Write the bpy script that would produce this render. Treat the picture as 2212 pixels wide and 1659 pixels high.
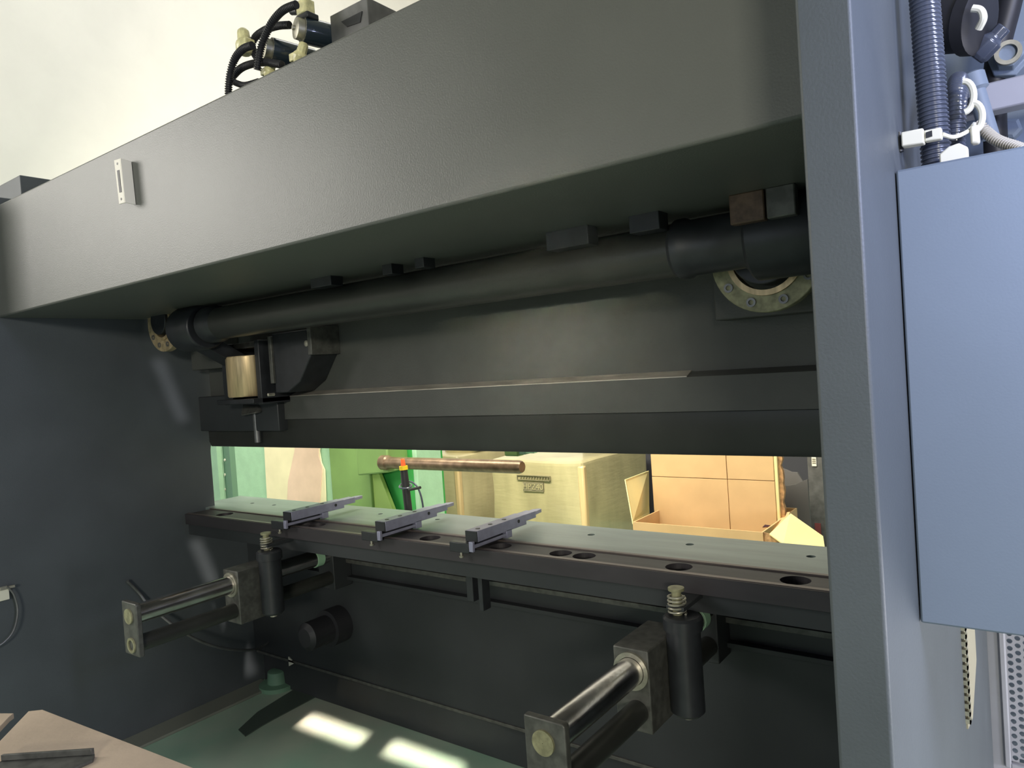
import bpy, bmesh, math, random
from mathutils import Vector, Matrix
random.seed(7)
for o in list(bpy.data.objects): bpy.data.objects.remove(o)
S = bpy.context.scene
COL = S.collection
PI = math.pi

# ------------------------------------------------------------------ camera
F_PX = 1569.28
YAW, PITCH, ROLL = math.radians(36.446), math.radians(-1.3134), math.radians(3.877)
CAMZ = 1.5
fwd = Vector((-math.sin(YAW)*math.cos(PITCH), math.cos(YAW)*math.cos(PITCH), math.sin(PITCH)))
rt0 = Vector((math.cos(YAW), math.sin(YAW), 0)); dn0 = fwd.cross(rt0)
rt = rt0*math.cos(ROLL) + dn0*math.sin(ROLL)
dn = -rt0*math.sin(ROLL) + dn0*math.cos(ROLL)
cd = bpy.data.cameras.new('camera'); cam = bpy.data.objects.new('camera', cd); COL.objects.link(cam)
cd.sensor_fit = 'HORIZONTAL'; cd.sensor_width = 36.0; cd.lens = F_PX/2212*36.0
cd.clip_start = 0.02; cd.clip_end = 60
m = Matrix((( rt.x, -dn.x, -fwd.x, 0), (rt.y, -dn.y, -fwd.y, 0), (rt.z, -dn.z, -fwd.z, CAMZ), (0,0,0,1)))
cam.matrix_world = m
S.camera = cam

def at(x, y, ax, v):
    """point of the place seen at photograph pixel (x, y), on the plane ax = v"""
    d = rt*((x-1106)/F_PX) + dn*((y-829.5)/F_PX) + fwd
    c = Vector((0,0,CAMZ)); i = 'XYZ'.index(ax)
    return c + d*((v-c[i])/d[i])

# ------------------------------------------------------------------ world, lights, exposure
w = bpy.data.worlds.new('hall'); S.world = w; w.use_nodes = True
bg = w.node_tree.nodes['Background']; bg.inputs[0].default_value = (0.82,0.86,1.0,1); bg.inputs[1].default_value = 0.17
S.view_settings.view_transform = 'Standard'; S.view_settings.look = 'None'
S.view_settings.exposure = 0.0; S.view_settings.gamma = 1.0; S.view_settings.use_curve_mapping = False

def area(name, loc, target, sx, sy, power, col=(1,1,1), spread=180):
    l = bpy.data.lights.new(name, 'AREA'); l.shape = 'RECTANGLE'; l.size = sx; l.size_y = sy
    l.energy = power; l.color = col; l.spread = math.radians(spread)
    o = bpy.data.objects.new(name, l); COL.objects.link(o); o.location = loc
    d = Vector(target)-Vector(loc); o.rotation_euler = d.to_track_quat('-Z','Y').to_euler()
    return o
area('window_light_behind', (3.2,-5.2,2.75), (-1.7,1.5,1.7), 1.3, 0.55, 240, (1.0,0.95,0.80))
area('added_ram_patch_light', (3.2,-5.2,1.72), (-1.28,1.93,1.55), 0.20, 0.20, 0.8, (1.0,0.96,0.76), 5.5)  # narrow lamp added to brighten the pale patch on the ram face
area('window_light_left', (-5.5,-1.3,3.1), (-3.4,1.1,1.9), 1.8, 1.6, 98, (1.0,0.96,0.90))
area('hall_fill_left', (-1.6,-4.0,1.5), (-1.2,1.5,1.4), 3.0, 1.6, 17, (0.78,0.88,1.0))  # unseen cool fill added to lift the shaded ram and frames
area('added_haze_tint_right', (0.50,0.70,1.85), (0.15,1.14,1.65), 0.2, 0.2, 8.0, (0.60,0.66,1.0))  # cool lamp added to imitate bluish lens haze on the cover
area('added_haze_tint_above', (1.0,0.75,2.5), (0.05,1.5,1.9), 0.4, 0.4, 20, (0.66,0.72,1.0))  # second cool lamp added for the bluish haze over the hoses
area('added_frame_side_light', (1.7,1.85,0.65), (-0.16,1.3,0.7), 0.7, 0.5, 40, (0.95,0.93,1.0))  # unseen lamp added to brighten the lower outer frame side
area('added_guard_light', (1.6,0.6,0.8), (0.0,2.26,0.6), 0.4, 0.4, 14, (0.95,0.93,1.0))  # unseen lamp added to brighten the perforated guard
area('hall_lamp_far', (-2.6,2.75,3.0), (-2.9,5.0,1.7), 3.5, 0.6, 270, (1.0,0.93,0.74))
area('hall_lamp_wall', (-2.5,3.5,6.0), (-6.5,3.0,4.0), 3.0, 2.0, 100, (1.0,0.98,0.96))
def shaft(name, tgt, sx, sy, power):
    """narrow lamp added to lay a bright patch on the floor, opening parallel to the machine"""
    o = area(name, (0.9,-3.5,4.5), tgt, sx, sy, power, (1.0,0.80,0.68), 1.0)
    o.location = Vector(tgt) + Vector((1.6,-2.75,2.25))
    d = Vector((-3.2,5.5,-4.5)).normalized(); xl = (Vector((1,0,0))-d*d.x).normalized(); zl = -d; yl = zl.cross(xl)
    o.rotation_euler = Matrix((xl,yl,zl)).transposed().to_euler()
shaft('added_floor_patch_light_a', (-2.53,1.965,0), 0.34, 0.06, 0.5)  # this lamp and the next are added to lay bright floor patches
shaft('added_floor_patch_light_b', (-2.02,1.985,0), 0.34, 0.06, 0.5)
o = area('added_frame_streak_light_c', (-3.27+3.0,1.95-3.3,0.42+0.65), (-3.27,1.95,0.42), 0.02, 0.72, 0.09, (1.0,0.9,0.8), 1.0); o.rotation_euler.rotate_axis('Z', math.radians(13))  # narrow lamp added to draw the pale streak on the left frame
o = area('added_frame_streak_light_d', (-3.27+3.0,1.77-3.3,1.50+0.15), (-3.27,1.77,1.50), 0.02, 0.30, 0.025, (1.0,0.92,0.9), 1.0); o.rotation_euler.rotate_axis('Z', math.radians(13))  # narrow lamp added for the upper streak on the left frame

# ------------------------------------------------------------------ materials
def mat(name, col, rough=0.5, metal=0.0, var=0.0, scale=8, bump=0.0, bscale=120, coat=0.0, stretch=(1,1,1), col2=None, spec=0.5, emis=None):
    mt = bpy.data.materials.new(name); mt.use_nodes = True
    nt = mt.node_tree; b = nt.nodes['Principled BSDF']
    b.inputs['Base Color'].default_value = (*col,1); b.inputs['Roughness'].default_value = rough
    b.inputs['Metallic'].default_value = metal; b.inputs['Coat Weight'].default_value = coat
    b.inputs['Specular IOR Level'].default_value = spec
    tc = nt.nodes.new('ShaderNodeTexCoord'); mp = nt.nodes.new('ShaderNodeMapping')
    mp.inputs['Scale'].default_value = stretch
    nt.links.new(tc.outputs['Object'], mp.inputs['Vector'])
    if var > 0 or col2:
        n = nt.nodes.new('ShaderNodeTexNoise'); n.inputs['Scale'].default_value = scale; n.inputs['Detail'].default_value = 6
        nt.links.new(mp.outputs[0], n.inputs['Vector'])
        r = nt.nodes.new('ShaderNodeValToRGB'); r.color_ramp.elements[0].position = 0.36; r.color_ramp.elements[1].position = 0.66
        c2 = col2 or tuple(min(1,c*(1+var)) for c in col); c1 = col if col2 else tuple(c*(1-var) for c in col)
        r.color_ramp.elements[0].color = (*c1,1); r.color_ramp.elements[1].color = (*c2,1)
        nt.links.new(n.outputs['Fac'], r.inputs[0]); nt.links.new(r.outputs[0], b.inputs['Base Color'])
    if bump > 0:
        n2 = nt.nodes.new('ShaderNodeTexNoise'); n2.inputs['Scale'].default_value = bscale; n2.inputs['Detail'].default_value = 3
        nt.links.new(mp.outputs[0], n2.inputs['Vector'])
        bp = nt.nodes.new('ShaderNodeBump'); bp.inputs['Strength'].default_value = bump; bp.inputs['Distance'].default_value = 0.002
        nt.links.new(n2.outputs['Fac'], bp.inputs['Height']); nt.links.new(bp.outputs[0], b.inputs['Normal'])
    if emis:
        b.inputs['Emission Color'].default_value = (*emis[0],1); b.inputs['Emission Strength'].default_value = emis[1]
    return mt
M = {}
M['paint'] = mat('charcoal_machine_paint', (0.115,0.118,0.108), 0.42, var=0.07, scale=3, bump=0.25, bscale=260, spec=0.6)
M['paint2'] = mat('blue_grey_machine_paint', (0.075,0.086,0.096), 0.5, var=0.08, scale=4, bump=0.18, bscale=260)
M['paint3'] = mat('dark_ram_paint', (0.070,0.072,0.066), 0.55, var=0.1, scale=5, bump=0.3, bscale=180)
M['tubep'] = mat('dark_oily_tube_paint', (0.030,0.031,0.028), 0.35, var=0.15, scale=6)
M['bedpaint'] = mat('dark_bed_paint', (0.028,0.031,0.034), 0.5, var=0.15, scale=3)
M['cover'] = mat('slate_blue_cover_paint', (0.17,0.21,0.27), 0.55, var=0.03, scale=5, bump=0.06, bscale=320)
M['black'] = mat('black_metal', (0.022,0.024,0.028), 0.4, var=0.2, scale=20)
M['rubber'] = mat('black_rubber', (0.018,0.018,0.022), 0.5)
M['edge'] = mat('bare_steel_edge', (0.50,0.46,0.40), 0.45, 0.6, var=0.2, scale=30, stretch=(0.3,1,1))
M['table'] = mat('pale_grey_green_ground_steel', (0.22,0.265,0.255), 0.36, 0.25, var=0.12, scale=6, stretch=(0.4,3,1))
M['rail'] = mat('dark_brown_steel_rail', (0.050,0.045,0.050), 0.5, 0.3, var=0.15, scale=12, stretch=(0.3,3,1))
M['strip'] = mat('pinkish_steel_strip', (0.17,0.14,0.13), 0.4, 0.5, var=0.1, scale=9)
M['finger'] = mat('lilac_grey_anodised_metal', (0.34,0.34,0.47), 0.38, 0.4, var=0.08, scale=30)
M['chrome'] = mat('worn_chrome_rod', (0.85,0.83,0.84), 0.22, 1.0, col2=(0.60,0.56,0.54), scale=34, stretch=(1,0.35,1), bump=0.2, bscale=90)
M['rodbrown'] = mat('brown_stained_rod', (0.17,0.115,0.075), 0.35, 0.5, var=0.3, scale=20)
M['steel'] = mat('grey_steel', (0.20,0.20,0.20), 0.4, 0.6, var=0.2, scale=20)
M['plate'] = mat('mottled_steel_plate', (0.11,0.11,0.10), 0.5, 0.4, var=0.25, scale=40)
M['brass'] = mat('brassy_oiled_metal', (0.55,0.42,0.24), 0.38, 0.5, var=0.3, scale=18, stretch=(3,3,0.3))
M['footp'] = mat('grey_green_painted_channel', (0.20,0.21,0.18), 0.5)
M['strap'] = mat('dark_green_grey_floor_shade', (0.07,0.095,0.08), 0.6)  # colour of the shade shape laid on the green floor
M['duct'] = mat('pale_olive_duct_plastic', (0.36,0.33,0.24), 0.5)
M['brownp'] = mat('brown_stained_steel', (0.12,0.075,0.05), 0.5, 0.2, var=0.35, scale=50)
M['ring'] = mat('tan_machined_ring', (0.46,0.36,0.22), 0.5, 0.3, var=0.25, scale=40)
M['ringg'] = mat('olive_machined_ring', (0.28,0.27,0.16), 0.5, 0.2, var=0.25, scale=60)
M['zinc'] = mat('zinc_plated_steel', (0.46,0.44,0.36), 0.42, 0.7, var=0.2, scale=40)
M['cream'] = mat('cream_plastic', (0.72,0.70,0.58), 0.5)
M['spiral'] = mat('grey_cream_spiral_wrap', (0.42,0.39,0.32), 0.5)
M['yellowfit'] = mat('translucent_yellow_plastic', (0.75,0.70,0.38), 0.35, var=0.2, scale=60)
M['solenoid'] = mat('dark_blue_green_coil_casing', (0.020,0.032,0.045), 0.22, coat=0.6)
M['hose'] = mat('slate_corrugated_plastic', (0.06,0.07,0.10), 0.25, coat=0.4)
M['pale'] = mat('white_powder_coat', (0.78,0.74,0.66), 0.5)
M['tan'] = mat('dusty_tan_painted_plate', (0.60,0.47,0.35), 0.6, var=0.12, scale=5, bump=0.3, bscale=60)
M['greengrey'] = mat('green_painted_concrete_floor', (0.27,0.46,0.35), 0.45, col2=(0.46,0.50,0.42), scale=1.6, bump=0.1, bscale=40)
M['wall'] = mat('cream_plaster', (0.85,0.83,0.79), 0.9, var=0.02, scale=3, bump=0.5, bscale=20)
M['ceil'] = mat('pale_ceiling', (0.6,0.6,0.58), 0.9)
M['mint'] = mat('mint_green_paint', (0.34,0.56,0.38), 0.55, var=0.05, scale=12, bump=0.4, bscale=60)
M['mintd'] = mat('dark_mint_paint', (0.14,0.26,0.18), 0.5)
M['olive'] = mat('olive_green_paint', (0.17,0.29,0.09), 0.5, var=0.05, scale=6)
M['lime'] = mat('yellow_green_paint', (0.30,0.44,0.12), 0.5, var=0.05, scale=6)
M['bright'] = mat('bright_green_paint', (0.04,0.32,0.07), 0.5)
M['patchc'] = mat('cream_patch_colour', (0.78,0.70,0.48), 0.6, var=0.04, scale=8)
M['patchp'] = mat('pale_pink_patch_colour', (0.72,0.52,0.42), 0.6, var=0.05, scale=8)
M['card'] = mat('tan_corrugated_cardboard', (0.60,0.40,0.20), 0.75, var=0.05, scale=6)
M['cardy'] = mat('yellow_cardboard', (0.80,0.68,0.33), 0.7, var=0.04, scale=5)
M['cardy2'] = mat('film_covered_card_edge', (0.62,0.46,0.24), 0.35, coat=0.5)
M['cardd'] = mat('torn_cardboard_edge', (0.42,0.24,0.11), 0.85, var=0.35, scale=40)
M['orange'] = mat('orange_plastic', (0.75,0.12,0.03), 0.4)
M['yellow'] = mat('yellow_plastic', (0.85,0.60,0.02), 0.4)
M['ink'] = mat('brown_grey_printing_ink', (0.22,0.19,0.12), 0.7)
M['inkp'] = mat('dark_purple_printing_ink', (0.08,0.04,0.06), 0.7)
M['lilac'] = mat('pale_lilac_grey_paint', (0.32,0.32,0.36), 0.45, var=0.05, scale=9)
M['red'] = mat('dull_red_paint', (0.20,0.05,0.05), 0.6)
M['dark'] = mat('dark_grey_fabric', (0.035,0.035,0.045), 0.8)
M['grey'] = mat('mid_grey_panel_paint', (0.12,0.115,0.115), 0.7)

def film(name, col):
    mt = mat(name, col, 0.32, var=0.15, scale=5, stretch=(1,1,0.35), coat=0.5)
    nt = mt.node_tree; b = nt.nodes['Principled BSDF']
    tc = nt.nodes.new('ShaderNodeTexCoord'); mp = nt.nodes.new('ShaderNodeMapping'); mp.inputs['Rotation'].default_value = (0.5,0.7,0.3); mp.inputs['Scale'].default_value=(3,3,14)
    n = nt.nodes.new('ShaderNodeTexNoise'); n.inputs['Scale'].default_value = 2.2; n.inputs['Detail'].default_value = 5
    bp = nt.nodes.new('ShaderNodeBump'); bp.inputs['Strength'].default_value = 0.35; bp.inputs['Distance'].default_value = 0.008
    nt.links.new(tc.outputs['Object'], mp.inputs[0]); nt.links.new(mp.outputs[0], n.inputs['Vector'])
    nt.links.new(n.outputs['Fac'], bp.inputs['Height']); nt.links.new(bp.outputs[0], b.inputs['Normal'])
    return mt
M['film'] = film('stretch_film_over_carton', (0.44,0.39,0.22))
M['film2'] = film('stretch_film_over_sacks', (0.50,0.44,0.26))

# ------------------------------------------------------------------ mesh helpers
class MB:
    def __init__(s): s.bm = bmesh.new()
    def poly(s, pts): return s.bm.faces.new([s.bm.verts.new(p) for p in pts])
    def prism(s, pts, vec):
        vec = Vector(vec); a = [s.bm.verts.new(p) for p in pts]; b = [s.bm.verts.new(Vector(p)+vec) for p in pts]
        n = len(pts); s.bm.faces.new(a); s.bm.faces.new(b[::-1])
        for i in range(n): s.bm.faces.new((a[i], b[i], b[(i+1)%n], a[(i+1)%n]))
        return s
    def box(s, x0,x1,y0,y1,z0,z1):
        return s.prism([(x0,y0,z0),(x1,y0,z0),(x1,y1,z0),(x0,y1,z0)], (0,0,z1-z0))
    def frame(s, d):
        d = Vector(d).normalized(); u = d.orthogonal().normalized(); return u, d.cross(u)
    def cyl(s, p0, p1, r, n=32, r2=None, cap=True):
        p0=Vector(p0); p1=Vector(p1); u,v = s.frame(p1-p0); r2 = r if r2 is None else r2
        a=[];b=[]
        for i in range(n):
            t=2*PI*i/n; d=u*math.cos(t)+v*math.sin(t)
            a.append(s.bm.verts.new(p0+d*r)); b.append(s.bm.verts.new(p1+d*r2))
        for i in range(n): s.bm.faces.new((a[i],a[(i+1)%n],b[(i+1)%n],b[i]))
        if cap: s.bm.faces.new(a[::-1]); s.bm.faces.new(b)
        return s
    def ring(s, p0, p1, ro, ri, n=48):
        p0=Vector(p0); p1=Vector(p1); u,v = s.frame(p1-p0); L=[]
        for i in range(n):
            t=2*PI*i/n; d=u*math.cos(t)+v*math.sin(t)
            L.append([s.bm.verts.new(p0+d*ro),s.bm.verts.new(p1+d*ro),s.bm.verts.new(p1+d*ri),s.bm.verts.new(p0+d*ri)])
        for i in range(n):
            A=L[i];B=L[(i+1)%n]
            for k in range(4): s.bm.faces.new((A[k],B[k],B[(k+1)%4],A[(k+1)%4]))
        return s
    def tube(s, pts, r, n=14, rf=None):
        pts=[Vector(p) for p in pts]; N=len(pts); rings=[]; u=None
        for i,p in enumerate(pts):
            t=(pts[min(i+1,N-1)]-pts[max(i-1,0)]).normalized()
            if u is None: u=t.orthogonal().normalized()
            else: u=(u-t*u.dot(t)).normalized()
            v=t.cross(u); rr = rf(i) if rf else r
            rings.append([s.bm.verts.new(p+(u*math.cos(2*PI*k/n)+v*math.sin(2*PI*k/n))*rr) for k in range(n)])
        for i in range(N-1):
            for k in range(n): s.bm.faces.new((rings[i][k],rings[i][(k+1)%n],rings[i+1][(k+1)%n],rings[i+1][k]))
        s.bm.faces.new(rings[0][::-1]); s.bm.faces.new(rings[-1]); return s
    def lathe(s, p0, axis, prof, n=32):
        p0=Vector(p0); d=Vector(axis).normalized(); u,v=s.frame(d); R=[]
        for h,r in prof: R.append([s.bm.verts.new(p0+d*h+(u*math.cos(2*PI*k/n)+v*math.sin(2*PI*k/n))*max(r,1e-4)) for k in range(n)])
        for i in range(len(R)-1):
            for k in range(n): s.bm.faces.new((R[i][k],R[i][(k+1)%n],R[i+1][(k+1)%n],R[i+1][k]))
        s.bm.faces.new(R[0][::-1]); s.bm.faces.new(R[-1]); return s
    def plate_holes(s, x0,x1,y0,y1,z0,z1, holes, n=28):
        """flat plate in XY with round through-holes (x, y, r), holes in one row"""
        hs = sorted(holes); ym=[]; x=x0
        def quadbox(a,b): 
            for (ya,yb) in ((y0,y1),):
                s.poly([(a,ya,z1),(b,ya,z1),(b,yb,z1),(a,yb,z1)]); s.poly([(a,ya,z0),(a,yb,z0),(b,yb,z0),(b,ya,z0)])
        for hx,hy,r in hs:
            a=hx-r*1.15; b=hx+r*1.15
            if a>x: quadbox(x,a)
            c=[];q=[]
            for i in range(n):
                t=2*PI*(i+0.5)/n; dx,dy=math.cos(t),math.sin(t); c.append((hx+dx*r,hy+dy*r))
                k=1e9
                if dx>1e-6:k=min(k,(b-hx)/dx)
                if dx<-1e-6:k=min(k,(a-hx)/dx)
                if dy>1e-6:k=min(k,(y1-hy)/dy)
                if dy<-1e-6:k=min(k,(y0-hy)/dy)
                q.append((hx+dx*k,hy+dy*k))
            corners=[(b,y1),(a,y1),(a,y0),(b,y0)]
            for i in range(n):
                j=(i+1)%n; o=[q[i]]; t0=2*PI*(i+0.5)/n
                cc=[]
                for cx,cy in corners:
                    ta=(math.atan2(cy-hy,cx-hx)-t0)%(2*PI)
                    if 1e-6<ta<2*PI/n-1e-6: cc.append((ta,cx,cy))
                for ta,cx,cy in sorted(cc): o.append((cx,cy))
                o.append(q[j])
                for z in (z1,z0):
                    L=[(c[i][0],c[i][1],z)]+[(p[0],p[1],z) for p in o]+[(c[j][0],c[j][1],z)]
                    s.poly(L if z==z1 else L[::-1])
                s.poly([(c[i][0],c[i][1],z1),(c[j][0],c[j][1],z1),(c[j][0],c[j][1],z0),(c[i][0],c[i][1],z0)])
            x=b
        if x<x1: quadbox(x,x1)
        for (a,b) in (((x0,y0),(x1,y0)),((x1,y0),(x1,y1)),((x1,y1),(x0,y1)),((x0,y1),(x0,y0))):
            s.poly([(a[0],a[1],z0),(b[0],b[1],z0),(b[0],b[1],z1),(a[0],a[1],z1)])
        return s
    def build(s, name, m_, parent=None, bevel=0.0, smooth=True, merge=True, **tags):
        if merge: bmesh.ops.remove_doubles(s.bm, verts=s.bm.verts, dist=1e-5)
        bmesh.ops.recalc_face_normals(s.bm, faces=s.bm.faces)
        me = bpy.data.meshes.new(name); s.bm.to_mesh(me); s.bm.free()
        if smooth:
            for p in me.polygons: p.use_smooth = True
            me.set_sharp_from_angle(angle=math.radians(35))
        me.materials.append(m_ if not isinstance(m_, str) else M[m_])
        o = bpy.data.objects.new(name, me); COL.objects.link(o)
        if parent:
            o.parent = parent; o.matrix_parent_inverse = wm(parent).inverted()
        if bevel:
            b = o.modifiers.new('b','BEVEL'); b.width = bevel; b.segments = 2; b.limit_method = 'ANGLE'; b.angle_limit = math.radians(40)
        for k,v in tags.items(): o[k] = v
        return o
def wm(o):
    return Matrix.Translation(o.location) if not o.parent else Matrix.Identity(4)
def thing(name, label, cat, loc, group=None):
    o = bpy.data.objects.new(name, None); COL.objects.link(o); o.location = loc; o.empty_display_size = 0.05
    o['label'] = label; o['category'] = cat
    if group: o['group'] = group
    return o
def tag(o, label, cat, group=None):
    o['label'] = label; o['category'] = cat
    if group: o['group'] = group
    return o
def dup(root, offset, label):
    r = root.copy(); COL.objects.link(r); r.location = root.location + Vector(offset); r['label'] = label
    def rec(src, dst):
        for ch in list(src.children):
            c = ch.copy(); COL.objects.link(c); mi = ch.matrix_parent_inverse.copy(); c.parent = dst; c.matrix_parent_inverse = mi; rec(ch, c)
    rec(root, r); return r
def bez(p, n=24):
    """smooth path through points (Catmull-Rom)"""
    p=[Vector(q) for q in p]; out=[]
    for i in range(len(p)-1):
        a=p[max(i-1,0)];b=p[i];c=p[i+1];d=p[min(i+2,len(p)-1)]
        for k in range(n):
            t=k/n; out.append(0.5*((2*b)+(c-a)*t+(2*a-5*b+4*c-d)*t*t+(3*b-a-3*c+d)*t**3))
    out.append(p[-1]); return out
def resample(pts, step):
    out=[pts[0]]; acc=0
    for a,b in zip(pts,pts[1:]):
        L=(b-a).length; t=0
        while L>0 and acc+(L-t)>=step:
            t+=step-acc; acc=0; out.append(a+(b-a)*(t/L))
        acc+=L-t
    return out
def corr(mb, pts, r, amp, pitch, n=16):
    """corrugated tube"""
    q=resample(bez(pts), pitch/4)
    mb.tube(q, r, n, rf=lambda i: r + (amp if i%4 in (0,1) else -amp)); return mb

XL, XR = -3.27, -0.22          # inner faces of the two side frames
# ------------------------------------------------------------------ setting
MB().box(-6.6,6,-9,8.1,-0.1,0).build('floor','greengrey',kind='structure')
MB().box(-6.7,-6.5,-9,8.1,0,7).build('wall_left','wall',kind='structure')
MB().box(-6.5,6,8.0,8.2,0,7).build('wall_back','wall',kind='structure')
MB().box(-6.7,6,-9,8.2,7,7.1).build('ceiling','ceil',kind='structure')

# ------------------------------------------------------------------ press brake
PB = thing('press_brake','large charcoal sheet metal press brake seen from behind, filling the view','machine',(-1.75,1.6,0))
# side frames: C-shaped plates with a rounded throat
def side_frame(x0, x1, front, m_):
    prof=[(front,0.0),(2.17,0.0),(2.17,0.885),(1.965,0.90)]
    cx,cz,r=2.02,1.195,0.075
    prof+= [(1.945,0.925)]
    for k in range(7):
        t=PI-(PI/2)*k/6; prof.append((cx+r*math.cos(t), cz+r*math.sin(t)))
    prof+=[(2.60,1.27),(2.60,2.30),(front,2.30)]
    return MB().prism([(x0,y,z) for y,z in prof],(x1-x0,0,0)).build('side_frame',m_,PB,bevel=0.003)
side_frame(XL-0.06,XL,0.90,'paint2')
def right_frame():
    prof=[(0.90,0.0),(2.262,0.0),(2.262,0.885),(1.965,0.90),(1.945,0.925)]
    for k in range(7):
        t=PI-(PI/2)*k/6; prof.append((2.02+.075*math.cos(t), 1.195+.075*math.sin(t)))
    prof+=[(2.24,1.27),(2.24,2.6),(0.90,2.6)]
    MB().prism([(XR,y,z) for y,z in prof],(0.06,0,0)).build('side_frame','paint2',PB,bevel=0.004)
right_frame()
MB().box(XL-0.3,XL,1.22,1.9,2.305,2.40).build('frame_cap','paint2',PB,bevel=0.003)
# top beam (box section behind the post fronts)
MB().box(XL,XR,1.10,1.68,1.827,2.245).build('top_beam','paint',PB,bevel=0.006)
for (px,wd,h) in ((710,0.10,0.030),(855,0.04,0.030),(925,0.035,0.028),(1245,0.12,0.045),(1412,0.075,0.040)):
    x=at(px,560,'Y',1.56).x
    MB().box(x-wd/2,x+wd/2,1.52,1.57,1.827-h,1.829).build('stop_block','black',PB,bevel=0.002)
# ram
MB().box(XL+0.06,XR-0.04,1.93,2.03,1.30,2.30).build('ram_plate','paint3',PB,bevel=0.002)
mb=MB(); x0,x1=XL+0.06,XR-0.01
mb.prism([(x0,1.93,1.455),(x0,1.895,1.441),(x0,1.893,1.345),(x0,1.93,1.345)],(x1-x0,0,0)); mb.build('ram_stiffener','paint3',PB,bevel=0.001)
MB().prism([(-3.05,1.931,1.4585),(-3.05,1.893,1.4435),(-3.05,1.893,1.441),(-3.05,1.931,1.4555)],(2.25,0,0)).build('ram_ledge','edge',PB,label='bare scuffed metal ledge strip')
mb=MB(); mb.prism([(x0,2.05,1.345),(x0,1.905,1.345),(x0,1.905,1.245),(x0,1.915,1.222),(x0,2.05,1.222)],(x1-x0,0,0)); mb.build('ram_foot','tubep',PB,bevel=0.002)
MB().box(-0.69,XR,1.84,1.93,1.585,1.80).build('bearing_plate','paint3',PB,bevel=0.004)
MB().box(-3.2,-2.95,1.84,1.93,1.585,1.80).build('bearing_plate','paint3',PB,bevel=0.004)
# torsion tube with collars and crank hubs
ty,tz=1.62,1.748
mb=MB(); mb.lathe((-2.58,ty,tz),(1,0,0),[(0,0.058),(0.004,0.062),(1.90,0.062),(1.905,0.058)],40); mb.build('torsion_tube','tubep',PB)
mb=MB(); mb.lathe((-2.66,ty,tz),(1,0,0),[(0,0.066),(0.005,0.072),(0.06,0.072),(0.085,0.062)],40); mb.build('tube_collar','black',PB)
mb=MB(); mb.lathe((-0.69,ty,tz),(1,0,0),[(0,0.062),(0.01,0.070),(0.03,0.070),(0.04,0.064),(0.16,0.064),(0.17,0.07),(0.2,0.07)],40); mb.build('tube_collar','black',PB)
for cx in (-2.76,-0.43):
    mb=MB(); mb.lathe((cx-0.08,ty,tz-0.005),(1,0,0),[(0,0.084),(0.008,0.09),(0.15,0.09),(0.16,0.084)],40)
    if cx<-1: mb.prism([(cx-0.05,ty-0.06,tz-0.05),(cx-0.05,ty+0.06,tz-0.05),(cx-0.05,ty+0.20,tz-0.13),(cx-0.05,ty+0.14,tz-0.16)],(0.10,0,0))
    mb.build('crank_hub','black',PB,bevel=0.003)
for pa,pb,mm,lb in ((1576,1652,'brownp','brown stained bracket block'),(1656,1720,'plate','grey oily bracket block')):
    a=at(pa,470,'Y',1.51); b=at(pb,470,'Y',1.51)
    MB().box(a.x,b.x,1.51,1.535,1.765,1.828).build('hub_bracket',mm,PB,bevel=0.003,label=lb)
def bearing(cx, y, cz, ro, ri, m1):
    r=MB().ring((cx,y,cz),(cx,y+0.03,cz),ro,ri,56).build('bearing_ring',m1,PB,bevel=0.002)
    MB().ring((cx,y-0.006,cz),(cx,y+0.03,cz),ri+0.001,ri-0.012,48).build('inner_lip','brass',r)
    for a in (215,250,290,330):
        t=math.radians(a); p=Vector((cx+math.cos(t)*(ro+ri)/2,y,cz+math.sin(t)*(ro+ri)/2))
        MB().ring(p+Vector((0,-0.004,0)),p+Vector((0,0.002,0)),0.011,0.006,20).build('bolt','steel',r)
    MB().cyl((cx,y-0.02,cz+0.01),(cx,y+0.06,cz+0.01),ri-0.014,40).build('bearing_core','black',PB,bevel=0.003)
bearing(-0.515,1.71,1.715,0.128,0.088,'ringg')
bearing(-3.085,1.655,1.795,0.125,0.075,'ring')
# left linkage cluster in front of the ram
q=at(540,812,'Y',1.80)
MB().lathe((q.x,1.80,q.z-0.085),(0,0,1),[(0,0.088),(0.006,0.092),(0.165,0.092),(0.168,0.088)],40).build('link_cylinder','brass',PB,label='brassy yellow vertical cylinder')
MB().box(q.x-0.17,q.x-0.11,1.78,1.93,1.42,1.68).build('link_bracket','black',PB,bevel=0.003)
MB().box(q.x+0.10,q.x+0.13,1.76,1.93,1.42,1.68).build('link_bracket','black',PB,bevel=0.003)
MB().box(q.x-0.11,q.x+0.10,1.80,1.92,1.655,1.68).build('link_bracket','plate',PB,bevel=0.002)
MB().box(q.x-0.13,q.x+0.13,1.72,1.93,1.425,1.445).build('link_bracket','black',PB,bevel=0.002)
a=at(700,745,'Y',1.82); 
MB().prism([(-2.52,1.80,1.70),(-2.30,1.80,1.70),(-2.28,1.80,1.60),(-2.36,1.80,1.50),(-2.44,1.80,1.46),(-2.52,1.80,1.46)],(0,0.13,0)).build('link_arm','black',PB,bevel=0.004)
MB().box(-2.285,-2.262,1.79,1.93,1.60,1.71).build('link_arm_edge','plate',PB,bevel=0.002)
MB().box(-2.535,-2.515,1.79,1.93,1.50,1.69).build('link_arm_edge','plate',PB,bevel=0.002)
p=at(660,742,'Y',1.79); MB().lathe(p,(0,1,0),[(0,0.004),(0.002,0.012),(0.03,0.012)],20).build('link_pin','zinc',PB)
p=at(578,853,'Y',1.715); MB().lathe(p,(0,1,0),[(0,0.002),(0.002,0.006),(0.03,0.006)],16).build('link_pin','zinc',PB)
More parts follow.
